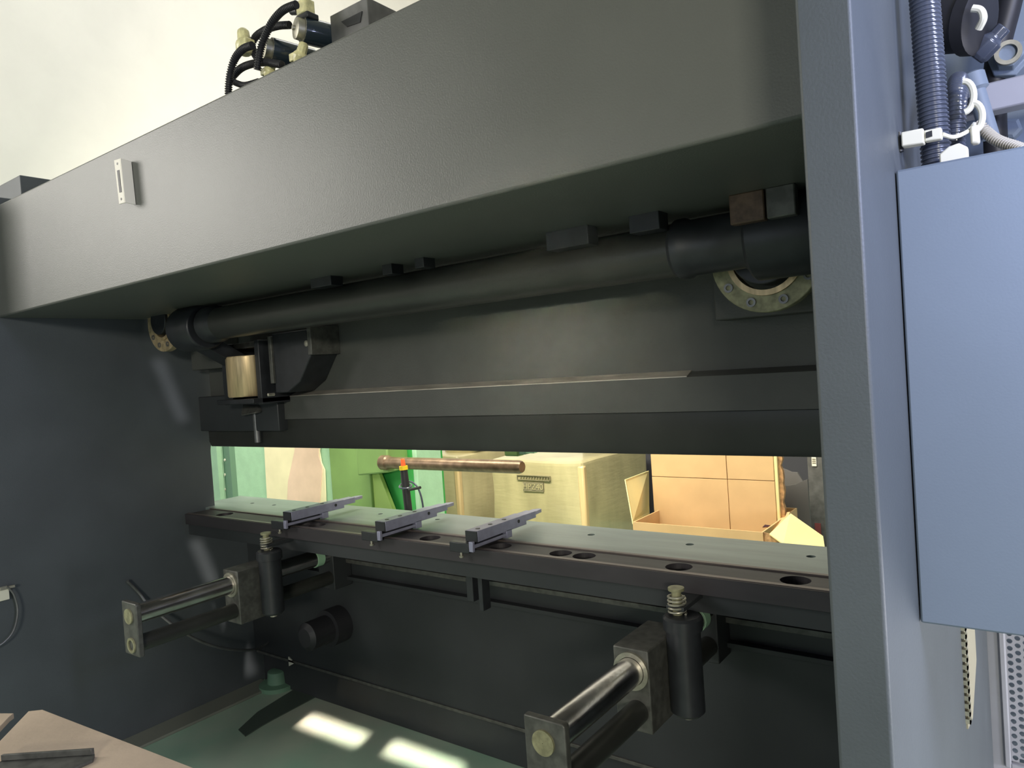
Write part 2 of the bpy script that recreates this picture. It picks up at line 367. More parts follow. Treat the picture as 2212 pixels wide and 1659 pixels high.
p=at(540,882,'Y',1.85); MB().prism([(p.x-0.07,1.86,p.z+0.02),(p.x+0.06,1.86,p.z+0.012),(p.x+0.075,1.82,p.z-0.02),(p.x-0.03,1.82,p.z-0.03)],(0,0.035,0.0)).build('link_foot','plate',PB,bevel=0.006)
MB().cyl((p.x+0.01,1.87,p.z-0.02),(p.x+0.01,1.87,p.z-0.15),0.014,20).build('link_screw','steel',PB)
MB().box(-3.2,-2.6,1.86,1.93,1.30,1.46).build('link_backplate','bedpaint',PB,bevel=0.004)
# bed, ledges, plinth, table plate
MB().box(XL,XR,2.10,2.17,0.17,0.872).build('bed_plate','bedpaint',PB,bevel=0.003)
MB().box(XL+0.5,XR,2.07,2.10,0.700,0.717).build('bed_ledge','plate',PB,bevel=0.001)
MB().box(XL+0.5,XR,2.07,2.10,0.625,0.640).build('bed_ledge','bedpaint',PB,bevel=0.001)
MB().box(XL+0.02,XR,2.13,2.3,0.0,0.165).build('bed_plinth','bedpaint',PB,bevel=0.004)
MB().box(XL+0.02,XR,2.095,2.13,0.160,0.172).build('plinth_ledge','plate',PB,bevel=0.001)
MB().box(XL,XL+0.13,0.9,2.12,0.0,0.012).build('frame_foot','footp',PB,bevel=0.002)
MB().box(-3.42,XR,1.90,2.165,0.872,0.905).build('table_support','bedpaint',PB,bevel=0.002)
th=[]
for px,py in ((545,1087),(592,1091),(822,1110),(945,1122),(1277,1155),(1490,1176),(1752,1202)):
    g=at(px,py,'Z',0.93); th.append((g.x,g.y,0.0125 if px>1200 else 0.010))
MB().plate_holes(-3.40,XR-0.001,1.895,2.165,0.905,0.93,th,20).build('table_top','table',PB,label='pale grey green ground steel table plate',smooth=False)
# corner items low on the left
p=at(690,1365,'Y',1.98)
mb=MB(); mb.lathe((p.x,1.90,p.z),(0,1,0),[(0,0.04),(0.015,0.06),(0.12,0.06),(0.12,0.08),(0.2,0.08)],32); mb.build('drive_motor','rubber',PB)
p=at(628,1430,'Y',2.095); MB().prism([(p.x-0.017,2.095,p.z+0.022),(p.x-0.017,2.095,p.z-0.024),(p.x+0.028,2.095,p.z)],(0,0.01,0)).build('gap_light_spot','cream',PB,label='small pale triangle standing in for light through a gap')  # pale triangle put in for a bright spot seen through a gap
p=at(600,1470,'Z',0.03); MB().lathe((p.x,p.y,0.0),(0,0,1),[(0,0.09),(0.02,0.09),(0.025,0.05),(0.08,0.045),(0.085,0.03)],24).build('levelling_foot','mintd',PB)

# ------------------------------------------------------------------ back gauge rail
RL = thing('back_gauge_rail','long dark steel rail with round holes in front of the pale table plate','rail',(-1.8,1.82,0.885))
rh=[]
for px,py in ((490,1110),(670,1129),(697,1131),(939,1159),(1093,1175),(1224,1190),(1272,1196),(1475,1219),(1725,1247)):
    g=at(px,py,'Z',0.93); rh.append((g.x,1.822,0.0365))
rh[1]=(rh[1][0]-0.012,1.822,0.034); rh[2]=(rh[1][0]+0.080,1.822,0.034)
rh[5]=(-1.206,1.822,0.0345); rh[6]=(-1.124,1.822,0.0345)
MB().plate_holes(-3.20,XR-0.002,1.765,1.872,0.895,0.93,rh,36).build('rail_bar','rail',RL,smooth=False)
MB().box(-3.20,XR-0.002,1.752,1.765,0.885,0.932).build('front_lip','rail',RL,bevel=0.001)
MB().box(-3.20,XR-0.002,1.760,1.776,0.9305,0.9335).build('rail_edge_strip','strip',RL)
MB().box(-3.20,XR-0.002,1.874,1.890,0.905,0.934).build('rear_strip','strip',RL,bevel=0.001,label='pinkish bare steel strip')
MB().box(-3.20,XR-0.002,1.766,1.871,0.835,0.894).build('rail_web','bedpaint',RL)
for a,b in ((1018,1032),(1043,1052)):
    p0=at(a,1240,'Y',1.83); p1=at(b,1240,'Y',1.83)
    MB().box(p0.x,p1.x,1.80,1.84,0.715 if a>1030 else 0.74,0.90).build('rail_bracket','black',RL,bevel=0.002)
for px,py in ((1095,1234),(1478,1291),(600,1168)):
    p=at(px,py,'Y',1.79); MB().cyl((p.x,1.79,p.z-0.004),(p.x,1.79,0.84),0.016,16).build('rail_bolt','zinc',RL)

# ------------------------------------------------------------------ back gauge fingers
G='stop fingers clipped across the back gauge rail'
x=-1.49; y0=1.745
FG = thing('back_gauge_finger','lilac grey stop finger clipped on the rail, nearest of three to the camera','stop finger',(x,y0,0.935),G)
za,zb=0.957,0.992
mb=MB(); mb.box(x-0.024,x+0.024,y0+0.004,y0+0.27,za,zb); A=mb.build('finger_arm','finger',FG,bevel=0.0015)
MB().box(x-0.0235,x+0.0235,y0,y0+0.004,za+.001,zb-.001).build('end_cap','black',FG,label='black end face')
MB().box(x-0.022,x+0.020,y0+0.27,y0+0.335,za+0.010,zb-0.002).build('finger_neck','finger',FG,bevel=0.001)
MB().prism([(x-0.018,y0+0.335,za+0.018),(x+0.016,y0+0.335,za+0.018),(x+0.010,y0+0.385,za+0.018),(x+0.004,y0+0.39,za+0.018),(x-0.006,y0+0.385,za+0.018),(x-0.018,y0+0.37,za+0.018)],(0,0,0.012)).build('finger_tip','finger',FG,bevel=0.001)
for k in (0.035,0.10,0.175): MB().cyl((x,y0+k,zb-0.001),(x,y0+k,zb+0.0012),0.0075,20).build('cap_screw','black',A)
MB().cyl((x+0.0235,y0+0.225,0.977),(x+0.0252,y0+0.225,0.977),0.006,20).build('side_hole','black',A)
MB().box(x+0.014,x+0.022,y0-0.02,y0+0.165,0.941,0.951).box(x+0.010,x+0.026,y0-0.026,y0-0.016,0.932,0.964).build('slide_bar','finger',FG,bevel=0.001)
MB().box(x-0.02,x+0.024,y0+0.155,y0+0.185,0.9335,0.962).build('clamp_shoe','finger',FG,bevel=0.002)
MB().box(x-0.075,x+0.006,y0-0.022,y0+0.006,0.925,0.957).build('clamp_block','black',FG,bevel=0.002)
MB().lathe((x-0.035,y0-0.012,0.925),(0,0,-1),[(0,0.004),(0.012,0.004),(0.012,0.008),(0.018,0.007)],14).build('thumb_screw','zinc',FG)
MB().box(x-0.018,x+0.010,y0+0.02,y0+0.15,0.9335,0.958).build('slide_body','black',FG)
dup(FG,(-1.905-x,0,0),'lilac grey stop finger clipped on the rail, middle one of the three')
dup(FG,(-2.432-x,0,0),'lilac grey stop finger on the rail straight above the far spring post')

# ------------------------------------------------------------------ guide rod units
G='spring-topped guide rod carriages under the rail'
def rod_unit(xr, label):
    U=thing('guide_rod_carriage',label,'guide rod',(xr,1.65,0.62),G)
    MB().lathe((xr,1.18,0.748),(0,1,0),[(0,0.030),(0.004,0.034),(0.90,0.034)],40).build('guide_rod','chrome',U,label='worn bright chrome rod')
    MB().lathe((xr+0.01,1.18,0.650),(0,1,0),[(0,0.028),(0.88,0.028)],32).build('lower_rod','tubep',U)
    e=MB().prism([(xr-0.047,1.163,0.795),(xr+0.047,1.163,0.795),(xr+0.052,1.163,0.79),(xr+0.052,1.163,0.615),(xr-0.047,1.163,0.615)],(0,0.018,0)).build('end_plate','plate',U,bevel=0.003)
    MB().ring((xr,1.158,0.748),(xr,1.166,0.748),0.026,0.001,28).build('rod_end','ringg',e)
    MB().ring((xr+0.005,1.158,0.650),(xr+0.005,1.166,0.650),0.026,0.018,28).build('rod_end','ringg',e)
    MB().box(xr-0.048,xr+0.046,1.545,1.74,0.60,0.802).build('carriage_block','plate',U,bevel=0.003)
    MB().ring((xr,1.538,0.748),(xr,1.546,0.748),0.046,0.035,36).build('bore_seal','zinc',U)
    cx=xr+0.088; cy=1.66
    MB().lathe((cx,cy,0.615),(0,0,1),[(0,0.034),(0.008,0.042),(0.21,0.042),(0.212,0.048),(0.24,0.048),(0.246,0.042)],36).build('lift_cylinder','black',U)
    MB().cyl((cx,cy,0.604),(cx,cy,0.617),0.014,16).build('drain_plug','zinc',U)
    MB().lathe((cx-0.012,cy,0.86),(0,0,1),[(0,0.012),(0.06,0.012),(0.061,0.02),(0.068,0.02)],20).build('spindle','ringg',U)
    pts=[(cx-0.012+0.021*math.cos(t),cy+0.021*math.sin(t),0.863+0.046*t/(2*PI*5.0)) for t in [k*PI/9 for k in range(91)]]
    MB().tube(pts,0.0028,8).build('coil_spring','zinc',U)
    MB().box(cx-0.035,cx+0.012,cy-0.015,1.80,0.873,0.885).build('rest_plate','bedpaint',U,bevel=0.002)
    MB().box(xr-0.06,xr+0.04,2.0,2.098,0.60,0.80).build('rod_mount','bedpaint',U,bevel=0.003)
    MB().ring((xr,1.93,0.748),(xr,1.965,0.748),0.037,0.0345,36).build('paint_band','mint',U,label='pale green paint ring on rod')
    return U
rod_unit(-0.84,'thick chrome guide rod with coil spring post, right one, nearest to the camera')
rod_unit(-2.53,'chrome guide rod with coil spring post at the far left under the rail')

# ------------------------------------------------------------------ cables near the left frame
p=[at(275,1255,'X',XL+0.02),at(300,1280,'X',XL+0.02),at(325,1310,'X',XL+0.05),at(390,1362,'X',XL+0.12),at(450,1392,'X',XL+0.15),at(510,1404,'X',XL+0.15),at(560,1400,'X',XL+0.12),at(597,1370,'X',XL+0.12),at(604,1345,'X',XL+0.15)]
tag(MB().tube(bez(p,10),0.0065,10).build('drooping_cable','steel'),'grey cable drooping along the dark left frame behind the left guide rod','cable')
SK=thing('limit_switch','small cream socket with metal clip at the far left edge','switch',at(8,1280,'X',XL))
q=at(8,1278,'X',XL)
MB().box(XL,XL+0.02,q.y-0.06,q.y+0.012,q.z-0.03,q.z+0.02).build('switch_body','cream',SK,bevel=0.002)
MB().box(XL+0.02,XL+0.028,q.y-0.02,q.y+0.03,q.z+0.012,q.z+0.022).build('clip','zinc',SK,bevel=0.001)
p=[at(16,1268,'X',XL+0.03),at(30,1285,'X',XL+0.03),at(38,1320,'X',XL+0.03),at(30,1360,'X',XL+0.03),at(10,1386,'X',XL+0.03),at(-20,1405,'X',XL+0.03)]
tag(MB().tube(bez(p,10),0.0035,8).build('thin_cable','steel'),'thin grey cable looping down from the cream socket at the left edge','cable')

# ------------------------------------------------------------------ support table and angle iron, lower left corner
ST=thing('support_table','dusty tan steel plate stand in the lower left corner','stand',(-1.5,0.45,0))
MB().prism([(-1.875,0.628,0.79),(-1.853,0.648,0.79),(-1.0,0.712,0.79),(-0.95,0.25,0.79),(-1.45,0.26,0.79)],(0,0,0.012)).build('stand_top','tan',ST,bevel=0.001)
MB().prism([(-1.925,0.590,0.79),(-1.895,0.606,0.79),(-1.885,0.594,0.79),(-1.60,0.36,0.79),(-1.75,0.25,0.79),(-2.05,0.45,0.79)],(0,0,0.012)).build('stand_wing','tan',ST,bevel=0.001)
MB().box(-1.80,-1.05,0.30,0.60,0.74,0.79).build('stand_rail','black',ST,bevel=0.002)
for lx,ly in ((-1.76,0.34),(-1.76,0.56),(-1.09,0.34),(-1.09,0.56)):
    MB().box(lx-0.02,lx+0.02,ly-0.02,ly+0.02,0,0.745).build('leg','black',ST)
b0=at(10,1645,'Z',0.805); b1=at(205,1632,'Z',0.805)
mb=MB(); mb.prism([(b0.x,b0.y,0.8025),(b1.x,b1.y,0.8025),(b1.x+0.02,b1.y-0.012,0.8025),(b1.x+0.02,b1.y-0.05,0.8025),(b0.x+0.1,b0.y-0.09,0.8025),(b0.x,b0.y-0.05,0.8025)],(0,0,0.006))
mb.prism([(b0.x,b0.y,0.8085),(b1.x,b1.y,0.8085),(b1.x,b1.y-0.006,0.8085),(b0.x,b0.y-0.006,0.8085)],(0,0,0.012))
tag(mb.build('angle_iron','plate',bevel=0.001),'dark steel angle offcut lying on the tan plate stand','angle iron')
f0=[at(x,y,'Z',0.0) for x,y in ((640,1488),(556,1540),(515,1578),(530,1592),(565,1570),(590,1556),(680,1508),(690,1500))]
tag(MB().prism([(v.x,v.y,0.001) for v in f0],(0,0,0.004)).build('floor_shade_strip','strap'),'dark bent shape standing in for shade on the green floor by the bed corner','strip')  # thin dark shape modelled in place of a shadow on the floor

# ------------------------------------------------------------------ things on the beam
BR=thing('catch_bracket','white slotted metal bracket screwed to the beam face at the left','bracket',(-2.22,1.10,2.06))
Yf=1.068
a,b,c,d=[at(x,y,'Y',Yf) for x,y in ((246,346),(259,342),(269,438),(257,441))]
MB().prism([a,b,c,d],(0,0.004,0)).build('slotted_face','pale',BR,bevel=0.001)
MB().prism([b,Vector((b.x,1.099,b.z-0.004)),Vector((c.x,1.099,c.z-0.002)),c],(0.004,0,0)).build('side_flange','pale',BR,bevel=0.0008)
def on(u,v): return (a*(1-u)+b*u)*(1-v)+(d*(1-u)+c*u)*v
MB().prism([on(0.35,0.25)-Vector((0,0.001,0)),on(0.72,0.25)-Vector((0,0.001,0)),on(0.72,0.75)-Vector((0,0.001,0)),on(0.35,0.75)-Vector((0,0.001,0))],(0,0.003,0)).build('slot','rubber',BR)
for v_ in (0.10,0.90):
    p=on(0.5,v_); MB().cyl((p.x,p.y-0.001,p.z),(p.x,p.y+0.002,p.z),0.0035,12).build('screw_hole','black',BR)
fy=Vector((0,0.005,0)); MB().prism([on(0.2,0.04)+fy,on(0.9,0.04)+fy,on(0.9,0.96)+fy,on(0.2,0.96)+fy],(0,0.0265,0)).build('spacer','steel',BR)

G='solenoid coils of the hydraulic valve'
def valve(pa, pb, r, label, plug):
    # pa: front end pixel, pb: direction end pixel, lying on Y 1.3..
    a=at(*pa,'Y',1.25); b=at(*pb,'Y',1.36); d=(b-a).normalized()
    V=thing('solenoid_valve',label,'valve',a,G)
    MB().lathe(a+d*0.02,d,[(0,r*0.96),(0.004,r),((b-a).length,r),((b-a).length+0.004,r*0.9)],36).build('coil_casing','solenoid',V)
    MB().lathe(a,d,[(0,r*0.42),(0.003,r*0.80),(0.02,r*0.84),(0.02,r*0.98),(0.028,r*0.98)],28).build('end_nut','zinc',V,bevel=0.0)
    MB().lathe(a-d*0.006,d,[(0,r*0.18),(0.008,r*0.2)],16).build('centre_pin','zinc',V)
    if plug:
        c=a+d*0.028+Vector((0,0,r-0.009))
        MB().box(c.x-0.016,c.x+0.034,c.y-0.016,c.y+0.022,c.z-0.004,c.z+0.012).build('plug_base','black',V,bevel=0.003)
        MB().box(c.x-0.014,c.x+0.026,c.y-0.014,c.y+0.018,c.z+0.012,c.z+0.05).build('plug','yellowfit',V,bevel=0.004)
        MB().lathe((c.x-0.018,c.y,c.z+0.035),(-1,0,0.25),[(0,0.013),(0.03,0.011)],14).build('cable_gland','black',V)
    return V
valve((636,60),(728,84),0.034,'upper blue black solenoid coil with a yellow plug on top','plug')
valve((568,103),(660,128),0.033,'lower blue black solenoid coil to the left of the yellow-plugged one',None)
p0=at(722,42,'Y',1.34); p1=at(790,72,'Y',1.34)
VB=thing('valve_block','grey hydraulic valve block on the beam at the right of the coils','valve block',(p0.x+0.06,1.4,2.245))
MB().box(p0.x-0.022,p0.x+0.006,1.33,1.45,2.247,p0.z-0.014).build('side_cover','black',VB,bevel=0.002)
MB().box(p0.x+0.006,p0.x+0.15,1.32,1.45,2.247,p0.z).build('block_body','steel',VB,bevel=0.002)
MB().prism([(p0.x+0.05,1.318,p0.z-0.03),(p0.x+0.13,1.318,p0.z-0.03),(p0.x+0.12,1.318,p0.z-0.055),(p0.x+0.07,1.318,p0.z-0.05)],(0,0.004,0)).build('cast_recess','black',VB)
MB().box(-1.85,-1.30,1.28,1.48,2.245,2.33).build('manifold','solenoid',VB,bevel=0.003)
G='yellow plastic fittings on the valve hoses'
def fitting(px,py,s,label,tilt=0):
    c=at(px,py,'Y',1.25); 
    mb=MB(); mb.lathe(c-Vector((0,0,0.02*s)),(0.2+tilt,0,1),[(0,0.010*s),(0.010*s,0.016*s),(0.022*s,0.017*s),(0.028*s,0.012*s),(0.045*s,0.011*s),(0.05*s,0.006*s)],10)
    mb.box(c.x-0.018*s,c.x+0.016*s,c.y-0.01*s,c.y+0.01*s,c.z-0.012*s,c.z+0.006*s)
    return tag(mb.build('hose_fitting','yellowfit',bevel=0.002*s),label,'fitting',G)
fitting(530,95,1.5,'pale yellow fitting at the far left of the valve hoses',-0.3)
fitting(577,152,1.0,'small yellow fitting sitting lowest on the beam edge',0.6)
fitting(642,120,1.15,'yellow fitting between the two solenoid coils',0.5)
G='black corrugated hoses over the beam'
def hz(name,pix,Y,r,label,g=G):
    mb=MB(); corr(mb,[at(x,y,'Y',Yv) for (x,y),Yv in zip(pix,Y if isinstance(Y,(list,tuple)) else [Y]*len(pix))],r*0.95,r*0.15,0.0062,14)
    return tag(mb.build(name,'rubber'),label,'hose',g)
hz('corrugated_hose',[(640,10),(612,22),(588,48),(572,80),(562,110),(556,152)],1.22,0.0095,'black corrugated hose running down from the yellow plug')
hz('corrugated_hose',[(625,54),(600,56),(575,64),(552,80),(545,100),(552,120),(565,132),(590,136)],1.27,0.0095,'black corrugated hose curling round the lower coil')
hz('corrugated_hose',[(545,98),(525,106),(508,126),(498,155),(494,185),(494,215)],1.20,0.0095,'outermost black corrugated hose dropping behind the beam at the left')
hz('corrugated_hose',[(500,168),(520,148),(545,138),(575,135),(610,140)],1.24,0.0095,'black corrugated hose crossing under the lower coil')
hz('corrugated_hose',[(497,172),(512,180),(530,184),(560,176)],1.22,0.008,'short black hose stub at the beam edge')

# ------------------------------------------------------------------ right side: cover, hoses, duct, guard
CB=thing('cover_box','slate blue steel cover box on the outer side of the right post','cover',(0.35,1.3,1.10))
zt,zl=at(1935,368,'Y',1.14).z, at(1983,1345,'Y',1.14).z
MB().box(-0.1585,1.0,1.14,1.16,zl,zt).build('front_panel','cover',CB,bevel=0.003)
MB().box(-0.155,1.0,1.16,1.50,zt-0.012,zt).build('top_lip','cover',CB,bevel=0.002) if False else None
MB().box(-0.157,-0.14,1.16,1.60,zl+0.01,zt-0.006).build('side_wall','cover',CB,bevel=0.002)
MB().box(-0.14,1.0,1.16,1.60,zl,zl+0.01).build('bottom_wall','cover',CB,bevel=0.002)
# big vertical hose
G='corrugated cable conduits above the cover box'
def conduit(name,pts,r,label,mt='hose'):
    mb=MB(); corr(mb,pts,r,r*0.055,0.0062,20); return tag(mb.build(name,mt),label,'conduit',G)
p0=at(1997,0,'Y',1.235); p3=at(2022,330,'Y',1.235); dd=p3-p0
conduit('cable_conduit',[p0-dd*1.2,p0,p0+dd*0.5,p3,p3+dd*0.25],0.0192,'thick slate corrugated conduit running straight up beside the right post')
pc=[at(2062,345,'Y',1.27),at(2064,260,'Y',1.27),at(2066,210,'Y',1.28),at(2068,182,'Y',1.32),at(2072,176,'Y',1.40),at(2080,200,'Y',1.50)]
conduit('cable_conduit',pc,0.0135,'shorter conduit bending away behind the straps, right of the straight one')
def strapring(px0,py0,px1,py1,label):
    a=at(px0,py0,'Y',1.24); b=at(px1,py1,'Y',1.24); c=(a+b)/2; R=(a-b).length/2
    pts=[c+Vector((math.sin(t)*R*0.55,0,math.cos(t)*R)) for t in [k*PI/12 for k in range(13)]]
    return tag(MB().tube(pts,0.0045,8).build('cable_strap','cream'),label,'strap','cream cable straps by the conduits')
strapring(2080,176,2084,242,'upper cream strap hooked round the looped conduit')
strapring(2102,222,2102,284,'lower cream strap hooked beside the looped conduit')
TB=thing('tie_bar','cream cable tie block holding the thick conduit','cable tie',(-0.14,1.2,1.8))
a=at(1950,306,'Y',1.20); b=at(2036,290,'Y',1.20)
def slab(a,b,h,y0,y1): return [(a.x,y0,a.z-h),(b.x,y0,b.z-h),(b.x,y0,b.z+h),(a.x,y0,a.z+h)],(0,y1-y0,0)
c=a+(b-a)*0.57
MB().prism(*slab(a,c,0.0105,1.185,1.203)).build('tie_block','cream',TB,bevel=0.002)
MB().prism(*slab(c,b,0.008,1.19,1.203)).build('tie_latch','cream',TB,bevel=0.002)
MB().prism([(c.x+0.002,1.188,c.z-0.004),(c.x+0.01,1.188,c.z-0.003),(c.x+0.01,1.188,c.z+0.005),(c.x+0.002,1.188,c.z+0.004)],(0,0.004,0)).build('latch_slot','black',TB)
d=at(1866,330,'Y',1.22); 
MB().cyl(a+Vector((-0.004,0.0,-0.014)),a+Vector((-0.004,0.0,0.014)),0.005,12).build('bar_end','black',TB)
pts=[b+Vector((0.0,0.0,0)),at(2060,296,'Y',1.21),at(2090,284,'Y',1.23),at(2104,268,'Y',1.27)]
MB().tube(bez(pts,8),0.003,8).build('tie_strap','cream',TB)
pts=[Vector((-0.158,y,1.786+0.003*k)) for k,y in enumerate((1.14,1.18,1.215))]
p=at(2105,290,'Y',1.23); tag(MB().box(p.x-0.005,p.x+0.006,1.225,1.24,p.z-0.014,p.z+0.012).build('cable_tie','cream',bevel=0.003),'small upright cream tie head right of the conduits','cable tie')
p=at(2062,328,'Y',1.18); tag(MB().prism([(p.x-0.018,1.175,p.z-0.022),(p.x+0.016,1.175,p.z-0.020),(p.x+0.016,1.175,p.z+0.002),(p.x+0.006,1.175,p.z+0.010),(p.x-0.006,1.175,p.z+0.008),(p.x-0.018,1.175,p.z+0.0)],(0,0.012,0)).build('cable_tie','cream',bevel=0.002),'wide cream tie head resting on the cover box top edge','cable tie')
mb=MB(); corr(mb,[at(2110,265,'Y',1.30),at(2130,285,'Y',1.30),at(2155,304,'Y',1.29),at(2195,318,'Y',1.27),at(2225,330,'Y',1.25)],0.0075,0.0011,0.0045,12)
tag(mb.build('spiral_hose','spiral'),'thin cream spiral wrapped hose going into the cover box','hose')
# hydraulic tank corner behind
HT=thing('hydraulic_unit','dusky blue hydraulic unit behind the conduits at the upper right','hydraulic unit',(0.15,1.8,1.6))
MB().box(-0.155,0.9,1.75,1.80,1.2,2.6).build('back_panel','cover',HT,bevel=0.003)
a=at(2095,188,'Y',1.55); b=at(2212,163,'Y',1.55)
MB().prism([(-0.15,1.55,a.z-0.050),(0.9,1.55,a.z-0.050),(0.9,1.55,a.z+0.0),(-0.15,1.55,a.z+0.0)],(0,0.04,0)).build('cross_bar','lilac',HT,bevel=0.003)
p=at(2178,115,'Y',1.60); MB().lathe((p.x,1.60,p.z),(0,1,0),[(0,0.020),(0.003,0.024),(0.03,0.024),(0.03,0.034),(0.15,0.034)],6).build('hex_fitting','cover',HT,bevel=0.002)
MB().ring((p.x,1.593,p.z),(p.x,1.601,p.z),0.021,0.014,30).build('fitting_ring','zinc',HT)
p=at(2085,35,'Y',1.50); MB().lathe((p.x-0.09,1.56,p.z+0.03),(1,-0.4,-0.35),[(0,0.05),(0.10,0.05),(0.104,0.056),(0.125,0.056),(0.13,0.045)],28).build('filter_body','rubber',HT)
MB().tube(bez([at(2100,18,'Y',1.45),at(2118,22,'Y',1.45),at(2124,40,'Y',1.45),at(2114,62,'Y',1.46)],8),0.006,10).build('pipe_clip','cream',HT)
p=at(2100,108,'Y',1.5); MB().lathe((p.x,1.55,p.z),(0.6,-0.1,0.5),[(0,0.014),(0.008,0.020),(0.035,0.020),(0.042,0.013),(0.06,0.013)],8).build('pipe_elbow','hose',HT,bevel=0.002)
MB().lathe((p.x-0.005,1.53,p.z-0.03),(0.2,0,-1),[(0,0.014),(0.004,0.02),(0.03,0.02),(0.034,0.014),(0.12,0.014)],20).build('pipe','cover',HT)
p=at(2178,258,'Y',1.6); MB().lathe((p.x,1.70,p.z),(0,-1,0),[(0,0.02),(0.03,0.02),(0.034,0.014)],6).build('hex_plug','cover',HT,bevel=0.001)
MB().tube(bez([Vector((0.02,1.68,2.4)),Vector((0.0,1.66,2.2)),Vector((-0.03,1.65,2.1)),Vector((-0.06,1.66,1.95)),Vector((-0.06,1.66,1.6))],10),0.02,14).build('pressure_pipe','rubber',HT)
# slotted duct on the frame side
DC=thing('cable_duct','pale olive slotted cable duct with slanted end on the right frame','cable duct',(-0.15,1.8,0.9))
zt_=at(2083,1360,'X',-0.155); 
mb=MB(); mb.prism([(-0.16,1.69,1.05),(-0.16,1.90,1.05),(-0.16,1.905,0.77),(-0.16,1.76,0.70),(-0.16,1.66,0.72),(-0.16,1.665,0.85)],(0.003,0,0)); mb.build('duct_side','duct',DC)
z=0.735; mb=MB()
while z<1.0: mb.box(-0.16,-0.151,1.650,1.664,z,z+0.009); z+=0.0155
mb.box(-0.153,-0.151,1.650,1.664,0.735,1.0); mb.build('duct_teeth','zinc',DC)
# perforated guard
PG=thing('perforated_guard','light grey guard with round perforations at the lower right corner','guard',(0.1,2.3,0))
gx0=at(2176,1500,'Y',2.26).x; gy=2.264
MB().box(-0.20,gx0,gy,gy+0.02,0.0,1.10).box(gx0,0.6,gy,gy+0.02,0.30,at(2195,1648,'Y',gy).z-0.005).box(gx0,0.6,gy,gy+0.02,1.04,1.10).build('guard_frame','lilac',PG,bevel=0.003)
MB().box(gx0-0.012,gx0,gy-0.012,gy,0.36,1.08).build('guard_rib','lilac',PG,bevel=0.002)
mb=MB(); pit=0.0195; z0=at(2195,1648,'Y',gy).z; cols=18; rows=int((1.04-z0)/pit)
def hexcell(mb,cx,cz,r,pw,ph,y,n=12):
    c=[];q=[]
    for i in range(n):
        t=2*PI*i/n+PI/n; dx,dz=math.cos(t),math.sin(t); c.append((cx+dx*r,cz+dz*r))
        k=min((pw/2)/abs(dx) if abs(dx)>1e-6 else 9,(ph/2)/abs(dz) if abs(dz)>1e-6 else 9); q.append((cx+dx*k,cz+dz*k))
    for i in range(n):
        j=(i+1)%n; L=[(c[i][0],y,c[i][1]),(q[i][0],y,q[i][1])]
        # corner
        if abs(abs(q[i][0]-cx)-pw/2)<1e-6 and abs(abs(q[j][1]-cz)-ph/2)<1e-6 and abs(abs(q[i][1]-cz)-ph/2)>1e-6:
            L.append((q[i][0],y,q[j][1]))
        elif abs(abs(q[i][1]-cz)-ph/2)<1e-6 and abs(abs(q[j][0]-cx)-pw/2)<1e-6 and abs(abs(q[i][0]-cx)-pw/2)>1e-6:
            L.append((q[j][0],y,q[i][1]))
        L+=[(q[j][0],y,q[j][1]),(c[j][0],y,c[j][1])]
        mb.poly(L)
        mb.poly([(c[i][0],y,c[i][1]),(c[j][0],y,c[j][1]),(c[j][0],y+0.003,c[j][1]),(c[i][0],y+0.003,c[i][1])])
for ci in range(cols):
    for ri in range(rows):
        hexcell(mb,gx0+0.010+ci*0.0175,z0+0.01+ri*pit+(pit/2 if ci%2 else 0),0.0066,0.0175,pit,gy+0.006)
mb.build('perforated_sheet','lilac',PG,smooth=False)
MB().box(-0.15,0.6,gy+0.10,gy+0.12,0.0,1.10).build('guard_backing','cover',PG)

# ------------------------------------------------------------------ far side of the machine, seen through the gap
a0=at(456,1000,'Y',2.62); a1=at(470,1000,'Y',2.62); a2=at(485,1000,'Y',2.62)
GP=thing('guard_post','green guard post with a row of bolts at the left end of the gap','post',(a1.x,2.62,0))
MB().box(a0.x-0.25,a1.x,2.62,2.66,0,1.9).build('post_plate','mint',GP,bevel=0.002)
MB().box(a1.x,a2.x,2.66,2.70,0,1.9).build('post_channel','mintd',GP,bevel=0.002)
for py in (994,1026,1058):
    p=at(486,py,'Y',2.655); MB().lathe((p.x-0.008,2.665,p.z),(0,-1,0),[(0,0.010),(0.008,0.009),(0.010,0.004)],14).build('bolt','cream',GP)
GM=thing('green_machine','mint green machine with olive column and brown shaft behind the gap','machine',(-4.6,3.8,0))
xa=at(486,1000,'Y',3.4).x-0.6; xb=at(719,1000,'Y',3.4).x; xc=at(797,1000,'Y',3.37).x
MB().box(xa,xb,3.4,4.0,0,1.7).build('cabinet_body','mint',GM,bevel=0.004)
MB().box(xb+0.004,xc,3.37,4.0,0,1.7).build('column','olive',GM,bevel=0.006,label='olive green column')
g0=at(800,985,'Y',3.37); g1=at(845,1105,'Y',3.37)
MB().prism([(xc,3.39,g0.z),(xc+0.02,3.39,g0.z-0.02),(g1.x,3.39,g1.z),(g1.x,3.39,0.3),(xc,3.39,0.3)],(0,0.03,0)).build('gusset','lime',GM,bevel=0.002,label='yellow green triangular gusset')
p=at(868,1000,'Y',3.42)
MB().prism([(xc,3.46,1.4),(p.x+0.06,3.46,1.4),(p.x+0.06,3.46,0.3),(xc,3.46,0.3)],(0,0.3,0)).build('front_casing','bright',GM,bevel=0.004,label='bright green casing')
MB().box(p.x+0.06,at(904,1050,'Y',3.46).x,3.46,3.7,0.3,1.4).build('casing_edge','mint',GM,bevel=0.004)
s0=at(838,1001,'Y',3.28); s1=at(1128,1007,'Y',3.28)
